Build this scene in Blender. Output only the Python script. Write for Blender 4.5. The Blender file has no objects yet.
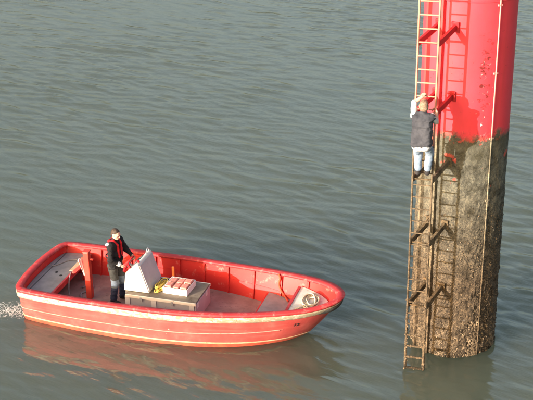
import bpy, bmesh, math, random
import numpy as np
from mathutils import Vector, Matrix, noise
random.seed(7); rng = np.random.default_rng(11)
scene = bpy.context.scene
COL = scene.collection

# ---------------------------------------------------------------- camera
CAM_H, PITCH, ROLL, FPX = 12.3, math.radians(24), math.radians(-0.9), 1150.0 / 533.0
fwd = Vector((0, math.cos(PITCH), -math.sin(PITCH)))
up0 = Vector((0, math.sin(PITCH), math.cos(PITCH))); r0 = Vector((1, 0, 0))
rgt = r0 * math.cos(ROLL) + up0 * math.sin(ROLL); upv = up0 * math.cos(ROLL) - r0 * math.sin(ROLL)
cd = bpy.data.cameras.new('camera'); cam = bpy.data.objects.new('camera', cd); COL.objects.link(cam)
cam.matrix_world = Matrix(((rgt.x, upv.x, -fwd.x, 0), (rgt.y, upv.y, -fwd.y, 0), (rgt.z, upv.z, -fwd.z, CAM_H), (0, 0, 0, 1)))
cd.sensor_fit = 'HORIZONTAL'; cd.sensor_width = 36.0; cd.lens = 36.0 * FPX
cd.clip_start = 0.1; cd.clip_end = 6000
scene.camera = cam

# ---------------------------------------------------------------- light
SUN_EL, SUN_AZ = math.radians(10.0), math.radians(230)          # azimuth clockwise from +Y
world = bpy.data.worlds.new('World'); scene.world = world; world.use_nodes = True
wn = world.node_tree
sky = wn.nodes.new('ShaderNodeTexSky'); sky.sky_type = 'NISHITA'; sky.sun_disc = False
sky.sun_elevation = SUN_EL; sky.sun_rotation = SUN_AZ
sky.air_density = 1.0; sky.dust_density = 8.0; sky.ozone_density = 0.3
wn.links.new(sky.outputs[0], wn.nodes['Background'].inputs[0])
wn.nodes['Background'].inputs[1].default_value = 0.15
sl = bpy.data.lights.new('sun', 'SUN'); sl.energy = 3.1; sl.angle = math.radians(0.5); sl.color = (1.0, 0.93, 0.85)
so = bpy.data.objects.new('sun', sl); COL.objects.link(so); so.location = (-30, -25, 20)
travel = Vector((-math.sin(SUN_AZ) * math.cos(SUN_EL), -math.cos(SUN_AZ) * math.cos(SUN_EL), -math.sin(SUN_EL)))
so.rotation_euler = travel.to_track_quat('-Z', 'Y').to_euler()
vs = scene.view_settings; vs.view_transform = 'Standard'; vs.look = 'None'; vs.gamma = 1.0; vs.use_curve_mapping = False
vs.exposure = 1.74

# ---------------------------------------------------------------- helpers
def tag(o, label, cat, group=None):
    o['label'] = label; o['category'] = cat
    if group: o['group'] = group
    return o
def empty(name, loc=(0, 0, 0), rz=0.0):
    o = bpy.data.objects.new(name, None); COL.objects.link(o); o.location = loc; o.rotation_euler = (0, 0, rz)
    o.empty_display_size = 0.1
    return o
def mesh(name, V, F, mat, parent=None, smooth=True, bevel=0.0, mats=None, fm=None, seg=2):
    me = bpy.data.meshes.new(name)
    me.from_pydata([tuple(v) for v in V], [], [tuple(int(i) for i in f) for f in F]); 
    for m in (mats or [mat]): me.materials.append(m)
    if fm is not None: me.polygons.foreach_set('material_index', np.asarray(fm, dtype=np.int32))
    me.polygons.foreach_set('use_smooth', np.full(len(me.polygons), smooth, dtype=bool)); me.update()
    o = bpy.data.objects.new(name, me); COL.objects.link(o)
    if parent: o.parent = parent
    if bevel:
        b = o.modifiers.new('bevel', 'BEVEL'); b.width = bevel; b.segments = seg; b.limit_method = 'ANGLE'; b.angle_limit = math.radians(40)
    return o
class MB:
    """collects shapes for one mesh"""
    def __init__(s): s.V = []; s.F = []
    def add(s, V, F):
        n = len(s.V); s.V += [tuple(v) for v in V]; s.F += [tuple(i + n for i in f) for f in F]; return s
    def box(s, c, d, M=None):
        x, y, z = [k / 2 for k in d]
        V = [Vector((sx * x, sy * y, sz * z)) for sx in (-1, 1) for sy in (-1, 1) for sz in (-1, 1)]
        if M: V = [M @ v for v in V]
        c = Vector(c)
        return s.add([v + c for v in V], [(0, 1, 3, 2), (4, 6, 7, 5), (0, 4, 5, 1), (2, 3, 7, 6), (0, 2, 6, 4), (1, 5, 7, 3)])
    def tube(s, pts, r, n=8, closed=False):
        pts = [Vector(p) for p in pts]; m = len(pts); rs = r if hasattr(r, '__len__') else [r] * m
        rings = []; ref = None
        for i, p in enumerate(pts):
            a = pts[(i - 1) % m] if (closed or i > 0) else p; b = pts[(i + 1) % m] if (closed or i < m - 1) else p
            t = (b - a).normalized()
            if ref is None:
                ref = t.cross(Vector((0, 0, 1)))
                if ref.length < 1e-3: ref = t.cross(Vector((1, 0, 0)))
            ref = (ref - t * ref.dot(t)).normalized(); w = t.cross(ref)
            rings.append([p + (ref * math.cos(2 * math.pi * k / n) + w * math.sin(2 * math.pi * k / n)) * rs[i] for k in range(n)])
        V = [v for rg in rings for v in rg]; F = []
        for i in range(m if closed else m - 1):
            j = (i + 1) % m
            for k in range(n): F.append((i * n + k, i * n + (k + 1) % n, j * n + (k + 1) % n, j * n + k))
        if not closed: F += [tuple(range(n))[::-1], tuple((m - 1) * n + k for k in range(n))]
        return s.add(V, F)
    def prism(s, poly, a, b, f):
        """poly 2d extruded from a to b; f(u,v,w)->xyz"""
        n = len(poly); V = [f(u, v, a) for u, v in poly] + [f(u, v, b) for u, v in poly]
        return s.add(V, [tuple(range(n))[::-1], tuple(range(n, 2 * n))] + [(i, (i + 1) % n, n + (i + 1) % n, n + i) for i in range(n)])
    def build(s, name, mat, parent=None, smooth=False, bevel=0.0, **k): return mesh(name, s.V, s.F, mat, parent, smooth, bevel, **k)

# ---------------------------------------------------------------- materials
def ramp(nt, fac, stops, interp='LINEAR'):
    r = nt.nodes.new('ShaderNodeValToRGB'); r.color_ramp.interpolation = interp
    while len(r.color_ramp.elements) > 1: r.color_ramp.elements.remove(r.color_ramp.elements[-1])
    for i, (p, c) in enumerate(stops):
        e = r.color_ramp.elements[0] if i == 0 else r.color_ramp.elements.new(p)
        e.position = p; e.color = (*c, 1) if hasattr(c, '__len__') else (c, c, c, 1)
    nt.links.new(fac, r.inputs[0]); return r.outputs[0]
def tex(nt, scale, detail=4, rough=0.55, co='Object', stretch=None, dist=0.0):
    tc = nt.nodes.new('ShaderNodeTexCoord'); v = tc.outputs[co]
    if stretch:
        mp = nt.nodes.new('ShaderNodeMapping'); mp.inputs['Scale'].default_value = stretch; nt.links.new(v, mp.inputs[0]); v = mp.outputs[0]
    n = nt.nodes.new('ShaderNodeTexNoise'); n.inputs['Scale'].default_value = scale; n.inputs['Detail'].default_value = detail
    n.inputs['Roughness'].default_value = rough; n.inputs['Distortion'].default_value = dist; nt.links.new(v, n.inputs['Vector']); return n.outputs[0]
def mix(nt, fac, a, b, blend='MIX'):
    m = nt.nodes.new('ShaderNodeMix'); m.data_type = 'RGBA'; m.blend_type = blend
    for s, i in ((fac, 0), (a, 6), (b, 7)):
        if hasattr(s, 'is_linked'): nt.links.new(s, m.inputs[i])
        elif i == 0: m.inputs[0].default_value = s
        else: m.inputs[i].default_value = (*s, 1)
    return m.outputs[2]
def math_(nt, op, a, b=None, c=None, clamp=False):
    m = nt.nodes.new('ShaderNodeMath'); m.operation = op; m.use_clamp = clamp
    for i, s in enumerate((a, b, c)):
        if s is None: continue
        if hasattr(s, 'is_linked'): nt.links.new(s, m.inputs[i])
        else: m.inputs[i].default_value = s
    return m.outputs[0]
def bump(nt, h, strength, dist=0.01):
    b = nt.nodes.new('ShaderNodeBump'); b.inputs['Strength'].default_value = strength; b.inputs['Distance'].default_value = dist
    nt.links.new(h, b.inputs['Height']); return b.outputs[0]
def newmat(name):
    m = bpy.data.materials.new(name); m.use_nodes = True; nt = m.node_tree
    return m, nt, nt.nodes['Principled BSDF']
def paint(name, a, b, scale=4, wear=None, wear_t=(0.62, 0.68), wear_scale=9, rough=0.5, bmp=0.15, bscale=30, stretch=None, wear_stretch=None, spec=0.4, bdist=0.01):
    m, nt, bs = newmat(name)
    c = ramp(nt, tex(nt, scale, 5, stretch=stretch), [(0.35, a), (0.65, b)])
    if wear:
        c = mix(nt, ramp(nt, tex(nt, wear_scale, 8, 0.65, stretch=wear_stretch), [(wear_t[0], 0.0), (wear_t[1], 1.0)]), c, wear)
    nt.links.new(c, bs.inputs['Base Color']); bs.inputs['Roughness'].default_value = rough; bs.inputs['Specular IOR Level'].default_value = spec
    if bmp: nt.links.new(bump(nt, tex(nt, bscale, 6), bmp, bdist), bs.inputs['Normal'])
    return m
def posz(nt):
    g = nt.nodes.new('ShaderNodeNewGeometry'); s = nt.nodes.new('ShaderNodeSeparateXYZ'); nt.links.new(g.outputs['Position'], s.inputs[0]); return s.outputs[2]
def maprange(nt, v, a, b, lo=0.0, hi=1.0):
    m = nt.nodes.new('ShaderNodeMapRange'); m.inputs[1].default_value = a; m.inputs[2].default_value = b; m.inputs[3].default_value = lo; m.inputs[4].default_value = hi
    nt.links.new(v, m.inputs[0]); return m.outputs[0]
def zonal(name, top, top2, pile=False, bot_hi=(0.158, 0.150, 0.116), bot_lo=(0.118, 0.084, 0.054), edge=4.72, rough=0.55):
    """tide-zone material: clean paint above high water, weed and shell growth below"""
    m, nt, bs = newmat(name); z = posz(nt)
    n1 = tex(nt, 3.2, 7, 0.62)
    zz = math_(nt, 'ADD', z, math_(nt, 'MULTIPLY', math_(nt, 'SUBTRACT', n1, 0.5), 0.75 if pile else 0.5))
    mask = maprange(nt, zz, edge - 0.06, edge + 0.10)
    red = ramp(nt, tex(nt, 1.6, 5, 0.6), [(0.3, top), (0.7, top2)])
    if pile:
        red = mix(nt, ramp(nt, tex(nt, 2.0, 7, 0.65, stretch=(2.2, 2.2, 0.35)), [(0.5, 0.0), (0.75, 0.45)]), red, (0.50, 0.05, 0.05))
        tcx = nt.nodes.new('ShaderNodeTexCoord'); sx_ = nt.nodes.new('ShaderNodeSeparateXYZ'); nt.links.new(tcx.outputs['Object'], sx_.inputs[0])
        colm = math_(nt, 'MULTIPLY', maprange(nt, sx_.outputs[0], 0.02, 0.10), maprange(nt, sx_.outputs[0], 0.42, 0.24))
        colm = math_(nt, 'ADD', math_(nt, 'MULTIPLY', colm, 0.10), -0.03)
        zone = math_(nt, 'MULTIPLY', maprange(nt, z, 5.0, 5.5), maprange(nt, z, 6.9, 6.2))
        sp = math_(nt, 'MULTIPLY', ramp(nt, math_(nt, 'ADD', colm, tex(nt, 9, 7, 0.7, stretch=(1, 1, 1.6))), [(0.615, 0.0), (0.635, 1.0)]), zone)
        red = mix(nt, sp, red, (0.16, 0.02, 0.02))
        zone2 = math_(nt, 'MULTIPLY', maprange(nt, z, 4.7, 5.0), maprange(nt, z, 6.3, 5.6))
        sw = math_(nt, 'MULTIPLY', ramp(nt, math_(nt, 'ADD', colm, tex(nt, 11, 8, 0.72, stretch=(1, 1, 0.8))), [(0.665, 0.0), (0.68, 1.0)]), zone2)
        red = mix(nt, sw, red, (0.75, 0.62, 0.6))
    g = mix(nt, maprange(nt, z, 3.7, 1.6), bot_hi, bot_lo)
    blotch = ramp(nt, tex(nt, 5, 8, 0.7), [(0.33, (0.28, 0.26, 0.20)), (0.5, (0.85, 0.85, 0.85)), (0.66, (1.45, 1.42, 1.35))])
    g = mix(nt, 1.0, g, blotch, 'MULTIPLY')
    fine = ramp(nt, tex(nt, 34, 6, 0.75), [(0.38, (0.12, 0.11, 0.10)), (0.5, (0.85, 0.85, 0.85)), (0.64, (1.5, 1.45, 1.35))])
    g = mix(nt, maprange(nt, z, 4.4, 2.2, 0.35, 0.95), g, mix(nt, 1.0, g, fine, 'MULTIPLY'))
    if pile:
        stre = ramp(nt, tex(nt, 4.2, 8, 0.66, stretch=(1, 1, 2.4), dist=0.6), [(0.67, 0.0), (0.72, 1.0)])
        g = mix(nt, math_(nt, 'MULTIPLY', stre, maprange(nt, z, 0.6, 1.3)), g, (0.52, 0.47, 0.40))
        fl = math_(nt, 'ADD', tex(nt, 3.1, 8, 0.68), maprange(nt, z, 3.3, 4.7, -0.16, 0.06))
        g = mix(nt, ramp(nt, fl, [(0.575, 0.0), (0.60, 1.0)]), g, (0.62, 0.10, 0.07))
    if pile: g = mix(nt, math_(nt, 'MULTIPLY', math_(nt, 'MULTIPLY', maprange(nt, zz, 3.9, 4.5), ramp(nt, tex(nt, 2.6, 6, 0.65), [(0.4, 0.0), (0.6, 1.0)])), 0.65), g, (0.085, 0.078, 0.045))
    g = mix(nt, maprange(nt, math_(nt, 'ADD', z, math_(nt, 'MULTIPLY', n1, 0.16)), 0.26, 0.12), g, mix(nt, 1.0, g, (0.42, 0.42, 0.38), 'MULTIPLY'))
    nt.links.new(mix(nt, mask, g, red), bs.inputs['Base Color'])
    nt.links.new(maprange(nt, mask, 0, 1, 0.85, rough), bs.inputs['Roughness']); bs.inputs['Specular IOR Level'].default_value = 0.3
    h = math_(nt, 'MULTIPLY', math_(nt, 'ADD', tex(nt, 34, 6, 0.75), math_(nt, 'MULTIPLY', tex(nt, 12, 5, 0.6), 1.2)), maprange(nt, mask, 0, 1, 1.0, 0.06))
    nt.links.new(bump(nt, h, 0.9, 0.03), bs.inputs['Normal'])
    return m

M = {}
M['pile'] = zonal('weathered_red_pile', (0.74, 0.055, 0.080), (0.70, 0.045, 0.06), pile=True)
M['pile_steel'] = zonal('red_bracket_steel', (0.50, 0.02, 0.03), (0.36, 0.02, 0.02), bot_hi=(0.20, 0.15, 0.09), bot_lo=(0.16, 0.10, 0.05))
M['bar'] = zonal('guide_bar_steel', (0.62, 0.07, 0.07), (0.5, 0.05, 0.05), bot_hi=(0.26, 0.22, 0.15), bot_lo=(0.18, 0.125, 0.075))
M['rod'] = zonal('conduit_steel', (0.78, 0.32, 0.28), (0.74, 0.25, 0.22), bot_hi=(0.31, 0.27, 0.19), bot_lo=(0.18, 0.125, 0.075))
M['ladder'] = zonal('ladder_steel', (0.54, 0.30, 0.22), (0.48, 0.18, 0.12), bot_hi=(0.20, 0.152, 0.10), bot_lo=(0.165, 0.115, 0.07))
M['shell'] = paint('barnacle_shell', (0.06, 0.042, 0.025), (0.22, 0.158, 0.098), scale=11, rough=0.9, bmp=0.5, bscale=80)
M['hull'] = None
def hullmat():
    m, nt, bs = newmat('faded_red_hull_paint'); tc = nt.nodes.new('ShaderNodeTexCoord'); s = nt.nodes.new('ShaderNodeSeparateXYZ'); nt.links.new(tc.outputs['Object'], s.inputs[0]); z = s.outputs[2]
    c = ramp(nt, tex(nt, 2.4, 7, 0.62), [(0.3, (0.355, 0.038, 0.034)), (0.55, (0.385, 0.062, 0.053)), (0.75, (0.43, 0.115, 0.096))])
    c = mix(nt, ramp(nt, tex(nt, 1.4, 6, 0.7, stretch=(0.5, 0.5, 9)), [(0.52, 0.0), (0.72, 0.45)]), c, (0.54, 0.14, 0.115))
    c = mix(nt, ramp(nt, tex(nt, 3.5, 8, 0.7, stretch=(3, 3, 0.7)), [(0.62, 0.0), (0.74, 0.5)]), c, (0.45, 0.10, 0.05))
    c = mix(nt, ramp(nt, tex(nt, 14, 8, 0.7), [(0.68, 0.0), (0.72, 0.85)]), c, (0.75, 0.58, 0.48))
    bot = ramp(nt, tex(nt, 5, 6, 0.6), [(0.35, (0.38, 0.05, 0.03)), (0.65, (0.52, 0.10, 0.05))])
    c = mix(nt, maprange(nt, math_(nt, 'ADD', z, math_(nt, 'MULTIPLY', tex(nt, 6, 4), 0.03)), 0.105, 0.085), c, bot)
    nt.links.new(c, bs.inputs['Base Color']); bs.inputs['Roughness'].default_value = 0.6
    nt.links.new(bump(nt, tex(nt, 7, 5), 0.25, 0.02), bs.inputs['Normal']); return m
M['hull'] = hullmat()
M['inner'] = paint('red_inner_paint', (0.56, 0.022, 0.018), (0.50, 0.018, 0.015), 2.0, wear=(0.62, 0.22, 0.17), wear_t=(0.58, 0.74), wear_scale=5, rough=0.5)
M['gunwale'] = paint('red_gunwale_paint', (0.44, 0.032, 0.036), (0.38, 0.022, 0.026), 3, wear=(0.52, 0.15, 0.135), wear_t=(0.54, 0.70), wear_scale=9, rough=0.6)
def strakemat():
    m, nt, bs = newmat('scuffed_cream_strake'); tc = nt.nodes.new('ShaderNodeTexCoord'); sp = nt.nodes.new('ShaderNodeSeparateXYZ'); nt.links.new(tc.outputs['Object'], sp.inputs[0])
    c = ramp(nt, tex(nt, 8, 5), [(0.35, (0.46, 0.36, 0.27)), (0.65, (0.54, 0.47, 0.385))])
    w = math_(nt, 'ADD', tex(nt, 7, 8, 0.68, stretch=(1, 1, 2.0)), maprange(nt, sp.outputs[0], 1.0, 5.8, -0.03, 0.10))
    c = mix(nt, ramp(nt, w, [(0.50, 0.0), (0.58, 0.9)]), c, (0.23, 0.19, 0.12))
    c = mix(nt, ramp(nt, tex(nt, 10, 8, 0.7, stretch=(1, 1, 0.6)), [(0.60, 0.0), (0.63, 1.0)]), c, (0.60, 0.13, 0.07))
    nt.links.new(c, bs.inputs['Base Color']); bs.inputs['Roughness'].default_value = 0.75
    nt.links.new(bump(nt, tex(nt, 16, 7, 0.65), 0.5, 0.02), bs.inputs['Normal']); return m
M['cream'] = strakemat()
M['line'] = paint('cream_painted_line', (0.44, 0.16, 0.13), (0.50, 0.25, 0.20), 9, wear=(0.62, 0.16, 0.10), wear_t=(0.56, 0.64), wear_scale=16, rough=0.6)
M['boot'] = paint('yellowed_boot_line', (0.44, 0.27, 0.15), (0.50, 0.37, 0.24), 8, wear=(0.60, 0.18, 0.10), wear_t=(0.60, 0.68), wear_scale=14, rough=0.6)
M['deck'] = paint('worn_deck_paint', (0.25, 0.15, 0.13), (0.35, 0.23, 0.20), 3, wear=(0.20, 0.12, 0.10), wear_t=(0.58, 0.68), wear_scale=8, rough=0.75, bmp=0.35)
M['grey'] = paint('worn_grey_deck', (0.20, 0.19, 0.195), (0.28, 0.26, 0.265), 4, wear=(0.24, 0.20, 0.20), wear_t=(0.58, 0.72), wear_scale=6, rough=0.7, bmp=0.3)
M['foredeck'] = paint('pale_foredeck', (0.58, 0.52, 0.47), (0.70, 0.64, 0.58), 5, wear=(0.40, 0.32, 0.27), wear_t=(0.57, 0.68), wear_scale=8, rough=0.7, bmp=0.3)
M['rubber'] = paint('black_rubber', (0.02, 0.02, 0.02), (0.05, 0.045, 0.04), 12, wear=(0.25, 0.18, 0.10), wear_t=(0.64, 0.72), wear_scale=10, rough=0.75)
M['orange'] = paint('sunfaded_orange_paint', (0.62, 0.060, 0.035), (0.54, 0.045, 0.03), 5, wear=(0.5, 0.25, 0.15), wear_t=(0.64, 0.72), rough=0.5)
M['white'] = paint('white_fibreglass', (0.66, 0.64, 0.60), (0.74, 0.72, 0.68), 3, wear=(0.55, 0.45, 0.36), wear_t=(0.64, 0.76), wear_scale=6, rough=0.35, bmp=0.05)
M['box_grey'] = paint('grey_box_panel', (0.40, 0.40, 0.42), (0.48, 0.47, 0.48), 3, wear=(0.30, 0.26, 0.25), wear_t=(0.6, 0.75), rough=0.5)
M['box_front'] = paint('pinkish_grey_panel', (0.44, 0.36, 0.38), (0.50, 0.43, 0.44), 3, wear=(0.34, 0.25, 0.25), wear_t=(0.6, 0.75), rough=0.55)
M['box_top'] = paint('box_lid_taupe', (0.17, 0.135, 0.10), (0.24, 0.195, 0.15), 4, wear=(0.10, 0.075, 0.05), wear_t=(0.56, 0.7), wear_scale=7, rough=0.7)
M['edge'] = paint('cream_edge_trim', (0.78, 0.70, 0.60), (0.82, 0.76, 0.68), 6, wear=(0.5, 0.4, 0.3), wear_t=(0.64, 0.7), rough=0.5)
M['brick'] = paint('pink_block', (0.56, 0.17, 0.13), (0.64, 0.28, 0.23), 14, wear=(0.78, 0.62, 0.54), wear_t=(0.55, 0.66), wear_scale=20, rough=0.8, bmp=0.4)
M['tray'] = paint('white_tray', (0.78, 0.76, 0.73), (0.84, 0.82, 0.79), 6, rough=0.5)
M['rope_y'] = paint('yellow_rope', (0.68, 0.50, 0.10), (0.55, 0.36, 0.06), 30, rough=0.85, bmp=0.6, bscale=120)
M['rope_c'] = paint('cream_rope', (0.66, 0.58, 0.44), (0.50, 0.40, 0.28), 30, rough=0.85, bmp=0.6, bscale=120)
M['rope_g'] = paint('grey_rope', (0.20, 0.18, 0.19), (0.30, 0.26, 0.26), 30, rough=0.85, bmp=0.6, bscale=120)
M['rope_o'] = paint('orange_red_rope', (0.62, 0.10, 0.04), (0.45, 0.06, 0.03), 30, rough=0.85, bmp=0.6, bscale=120)
M['wood'] = paint('bare_timber', (0.46, 0.30, 0.17), (0.60, 0.42, 0.26), 5, rough=0.75, stretch=(2, 14, 14), wear=(0.3, 0.18, 0.1), wear_t=(0.6, 0.7))
M['cloth'] = paint('white_cloth', (0.80, 0.76, 0.72), (0.72, 0.66, 0.60), 9, wear=(0.45, 0.25, 0.2), wear_t=(0.64, 0.70), rough=0.9)
M['metal'] = paint('dull_metal', (0.42, 0.42, 0.43), (0.30, 0.30, 0.31), 12, rough=0.35)
M['ink'] = paint('black_lettering', (0.015, 0.012, 0.012), (0.03, 0.02, 0.02), 9, rough=0.6)
M['dark'] = paint('dark_hole', (0.012, 0.012, 0.013), (0.02, 0.02, 0.02), 9, rough=0.9)
M['skin'] = paint('skin', (0.60, 0.34, 0.25), (0.66, 0.39, 0.30), 14, rough=0.5, bmp=0.05)
M['lip'] = paint('lips', (0.48, 0.18, 0.15), (0.5, 0.2, 0.17), 14, rough=0.5, bmp=0)
M['eye'] = paint('eye', (0.03, 0.02, 0.02), (0.05, 0.03, 0.03), 14, rough=0.2, bmp=0)
M['hair_d'] = paint('dark_brown_hair', (0.035, 0.022, 0.015), (0.07, 0.045, 0.03), 30, rough=0.6, bmp=0.8, bscale=90)
M['hair_b'] = paint('sandy_grey_hair', (0.15, 0.095, 0.06), (0.28, 0.20, 0.14), 30, rough=0.6, bmp=0.8, bscale=90)
def fabric(n, a, b, **k): return paint(n, a, b, 4, rough=0.9, bmp=0.6, bscale=6, spec=0.15, bdist=0.04, **k)
M['jacket'] = fabric('black_jacket', (0.011, 0.011, 0.013), (0.024, 0.023, 0.025))
M['olive'] = fabric('dark_olive_trousers', (0.032, 0.032, 0.031), (0.05, 0.049, 0.046))
M['knee'] = fabric('pale_blue_knee_band', (0.10, 0.125, 0.16), (0.14, 0.165, 0.20))
M['navy'] = fabric('navy_trousers', (0.025, 0.03, 0.06), (0.04, 0.045, 0.08))
M['red_web'] = fabric('red_life_jacket', (0.55, 0.02, 0.03), (0.45, 0.015, 0.02))
M['reflect'] = fabric('white_reflective_patch', (0.75, 0.75, 0.74), (0.8, 0.8, 0.8))
M['glove'] = fabric('pale_glove', (0.70, 0.66, 0.62), (0.76, 0.72, 0.68))
M['boots'] = fabric('black_boots', (0.015, 0.015, 0.018), (0.03, 0.03, 0.035))
M['vest'] = fabric('charcoal_vest', (0.038, 0.040, 0.050), (0.066, 0.068, 0.080))
M['shirt'] = fabric('white_shirt', (0.50, 0.50, 0.52), (0.44, 0.45, 0.48))
M['jeans'] = fabric('faded_pale_jeans', (0.17, 0.23, 0.32), (0.25, 0.31, 0.39))
M['shoe'] = fabric('dark_shoe', (0.03, 0.028, 0.03), (0.05, 0.045, 0.045))
def watermat():
    m, nt, bs = newmat('grey_green_water')
    c = ramp(nt, tex(nt, 0.12, 3), [(0.3, (0.082, 0.100, 0.076)), (0.7, (0.092, 0.110, 0.085))])
    nt.links.new(c, bs.inputs['Base Color']); bs.inputs['Roughness'].default_value = 0.05; bs.inputs['IOR'].default_value = 1.56
    bs.inputs['Subsurface Weight'].default_value = 1.0; bs.inputs['Subsurface Radius'].default_value = (0.9, 1.0, 0.9); bs.inputs['Subsurface Scale'].default_value = 20.0
    bs.subsurface_method = 'RANDOM_WALK'
    tc = nt.nodes.new('ShaderNodeTexCoord'); mr = nt.nodes.new('ShaderNodeMapping'); mr.vector_type = 'TEXTURE'; mr.inputs['Rotation'].default_value = (0, 0, math.radians(-34)); mr.inputs['Scale'].default_value = (3.0, 1.0, 1.0)
    nt.links.new(tc.outputs['Object'], mr.inputs[0])
    hs = []
    for sc, amp in ((3.6, 1.0), (9.0, 0.30)):
        n = nt.nodes.new('ShaderNodeTexNoise'); n.inputs['Scale'].default_value = sc; n.inputs['Detail'].default_value = 3; n.inputs['Roughness'].default_value = 0.5
        nt.links.new(mr.outputs[0], n.inputs['Vector']); hs.append(math_(nt, 'MULTIPLY', n.outputs[0], amp))
    nt.links.new(bump(nt, math_(nt, 'ADD', hs[0], hs[1]), 0.4, 0.05), bs.inputs['Normal'])
    return m
M['water'] = watermat()
M['foam'] = paint('white_foam', (0.42, 0.43, 0.41), (0.55, 0.56, 0.54), 20, rough=0.7, bmp=0.3)

# ---------------------------------------------------------------- water
PILE = Vector((3.786, 20.584, 0)); RP = 0.846
def water():
    def axis(lo, hi, st, far):
        a = list(np.arange(lo, hi + st / 2, st)); d = st; x = a[-1]
        while x < far: d *= 1.35; x += d; a.append(x)
        d = st; x = a[0]; b = []
        while x > -far: d *= 1.35; x -= d; b.append(x)
        return np.array(b[::-1] + a)
    xs = axis(-15, 17, 0.068, 3000); ys = axis(15, 58, 0.050, 3000)
    X, Y = np.meshgrid(xs, ys)
    Z = np.zeros_like(X); r = np.random.default_rng(5)
    near = np.exp(-np.maximum(0, np.hypot(X, Y - 30) - 45) / 15)
    for i in range(90):
        L = math.exp(r.uniform(math.log(0.28), math.log(1.7)))
        th = math.radians(90 - 34) + r.normal(0, 0.30)
        k = 2 * math.pi / L; ph = r.uniform(0, 6.28)
        A = 0.0021 * L ** 0.62 * r.uniform(0.5, 1.2)
        q = k * (X * math.cos(th) + Y * math.sin(th)) + ph
        Z += A * (np.sin(q) + 0.22 * np.cos(2 * q))
    # slow gusts modulate the chop
    g = 0.75 + 0.35 * np.sin(X * 0.31 + 0.6 * np.sin(Y * 0.22)) * np.sin(Y * 0.27 + 1.1) 
    Z *= g
    Z += 14.0 * np.maximum(0, Z) ** 2 - 0.002
    # short steep wavelets with narrow crests of limited length
    def slow(sc, ax=1.0):
        o = np.zeros_like(X)
        for _ in range(7):
            t = r.uniform(0, 6.28); o += np.sin(sc * r.uniform(.5, 1.5) * (X * math.cos(t) * ax + Y * math.sin(t)) + r.uniform(0, 6.28))
        return o / 7 ** 0.5
    for L, A, sh, dth in ((0.62, 0.011, 3.0, 0.10), (0.85, 0.016, 3.2, -0.06), (1.05, 0.018, 3.5, 0.05), (1.45, 0.021, 4.0, -0.16), (0.75, 0.013, 3.0, 0.28)):
        th = math.radians(90 - 32) + dth; k = 2 * math.pi / L
        q = k * (X * math.cos(th) + Y * math.sin(th)) + 1.5 * slow(1.1) + 0.7 * slow(2.3)
        env = np.clip(slow(1.5) * 0.8 + slow(0.35) * 0.5 - 0.1, 0, 1.4)
        Z += A * env * (np.exp(np.where(np.sin(q) < 0, 1.1, sh) * (np.cos(q) - 1)) - 0.2)     # long front, steep lee side
    def ridge(pts, amp, w):
        nonlocal Z
        best = np.full(X.shape, 1e9); tt = np.zeros(X.shape); n = len(pts) - 1
        for i in range(n):
            a = np.array(pts[i]); b = np.array(pts[i + 1]); d = b - a
            t = np.clip(((X - a[0]) * d[0] + (Y - a[1]) * d[1]) / (d @ d), 0, 1)
            e = np.hypot(X - a[0] - t * d[0], Y - a[1] - t * d[1]); m = e < best
            best[m] = e[m]; tt[m] = (i + t[m]) / n
        Z += amp * (1 - tt) * (np.exp(-(best / w) ** 2) - 0.5 * np.exp(-(best / (2.2 * w)) ** 2))
    ridge([(4.62, 20.9), (5.1, 22.4), (5.7, 23.1), (6.5, 23.4)][::1], 0.05, 0.10)
    ridge([(4.58, 20.5), (5.2, 21.6), (6.2, 22.4)], 0.03, 0.10)
    ridge([(0.75, 20.75), (1.15, 20.2), (1.35, 19.6), (1.9, 19.0)], 0.045, 0.10)
    ridge([(0.95, 20.75), (1.45, 20.3), (1.85, 19.8), (2.5, 19.4)], 0.03, 0.09)
    ridge([(0.6, 20.6), (0.85, 20.0), (0.95, 19.3), (1.3, 18.6)], 0.03, 0.10)
    Z *= near
    rr = np.hypot(X - PILE.x, Y - PILE.y); Z += 0.012 * np.sin(rr * 15 + 0.8 * np.sin(3 * np.arctan2(Y - PILE.y, X - PILE.x))) * np.exp(-np.maximum(0, rr - RP) * 2.6)
    for fx, fy in ((2.68, 19.37), (3.02, 19.27)):
        rr = np.hypot(X - fx, Y - fy); Z += 0.009 * np.cos(rr * 24) * np.exp(-rr * 3.2)
    global WATER; WATER = (xs, ys, Z)
    ny, nx = X.shape
    V = np.stack([X, Y, Z], -1).reshape(-1, 3)
    i = np.arange((ny - 1) * (nx - 1)); q = (i // (nx - 1)) * nx + i % (nx - 1)
    F = np.stack([q, q + 1, q + nx + 1, q + nx], -1).astype(np.int32)
    me = bpy.data.meshes.new('water'); me.vertices.add(len(V)); me.vertices.foreach_set('co', V.ravel().astype(np.float32))
    me.loops.add(F.size); me.loops.foreach_set('vertex_index', F.ravel()); me.polygons.add(len(F))
    me.polygons.foreach_set('loop_start', np.arange(0, F.size, 4, dtype=np.int32)); me.polygons.foreach_set('loop_total', np.full(len(F), 4, dtype=np.int32))
    me.polygons.foreach_set('use_smooth', np.ones(len(F), dtype=bool)); me.update(calc_edges=True); me.validate()
    me.materials.append(M['water']); o = bpy.data.objects.new('water', me); COL.objects.link(o); o['kind'] = 'structure'
water()
def wz(x, y):
    xs, ys, Z = WATER; i = int(np.searchsorted(xs, x)) - 1; j = int(np.searchsorted(ys, y)) - 1
    u = (x - xs[i]) / (xs[i + 1] - xs[i]); v = (y - ys[j]) / (ys[j + 1] - ys[j])
    return (Z[j, i] * (1 - u) + Z[j, i + 1] * u) * (1 - v) + (Z[j + 1, i] * (1 - u) + Z[j + 1, i + 1] * u) * v

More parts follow.
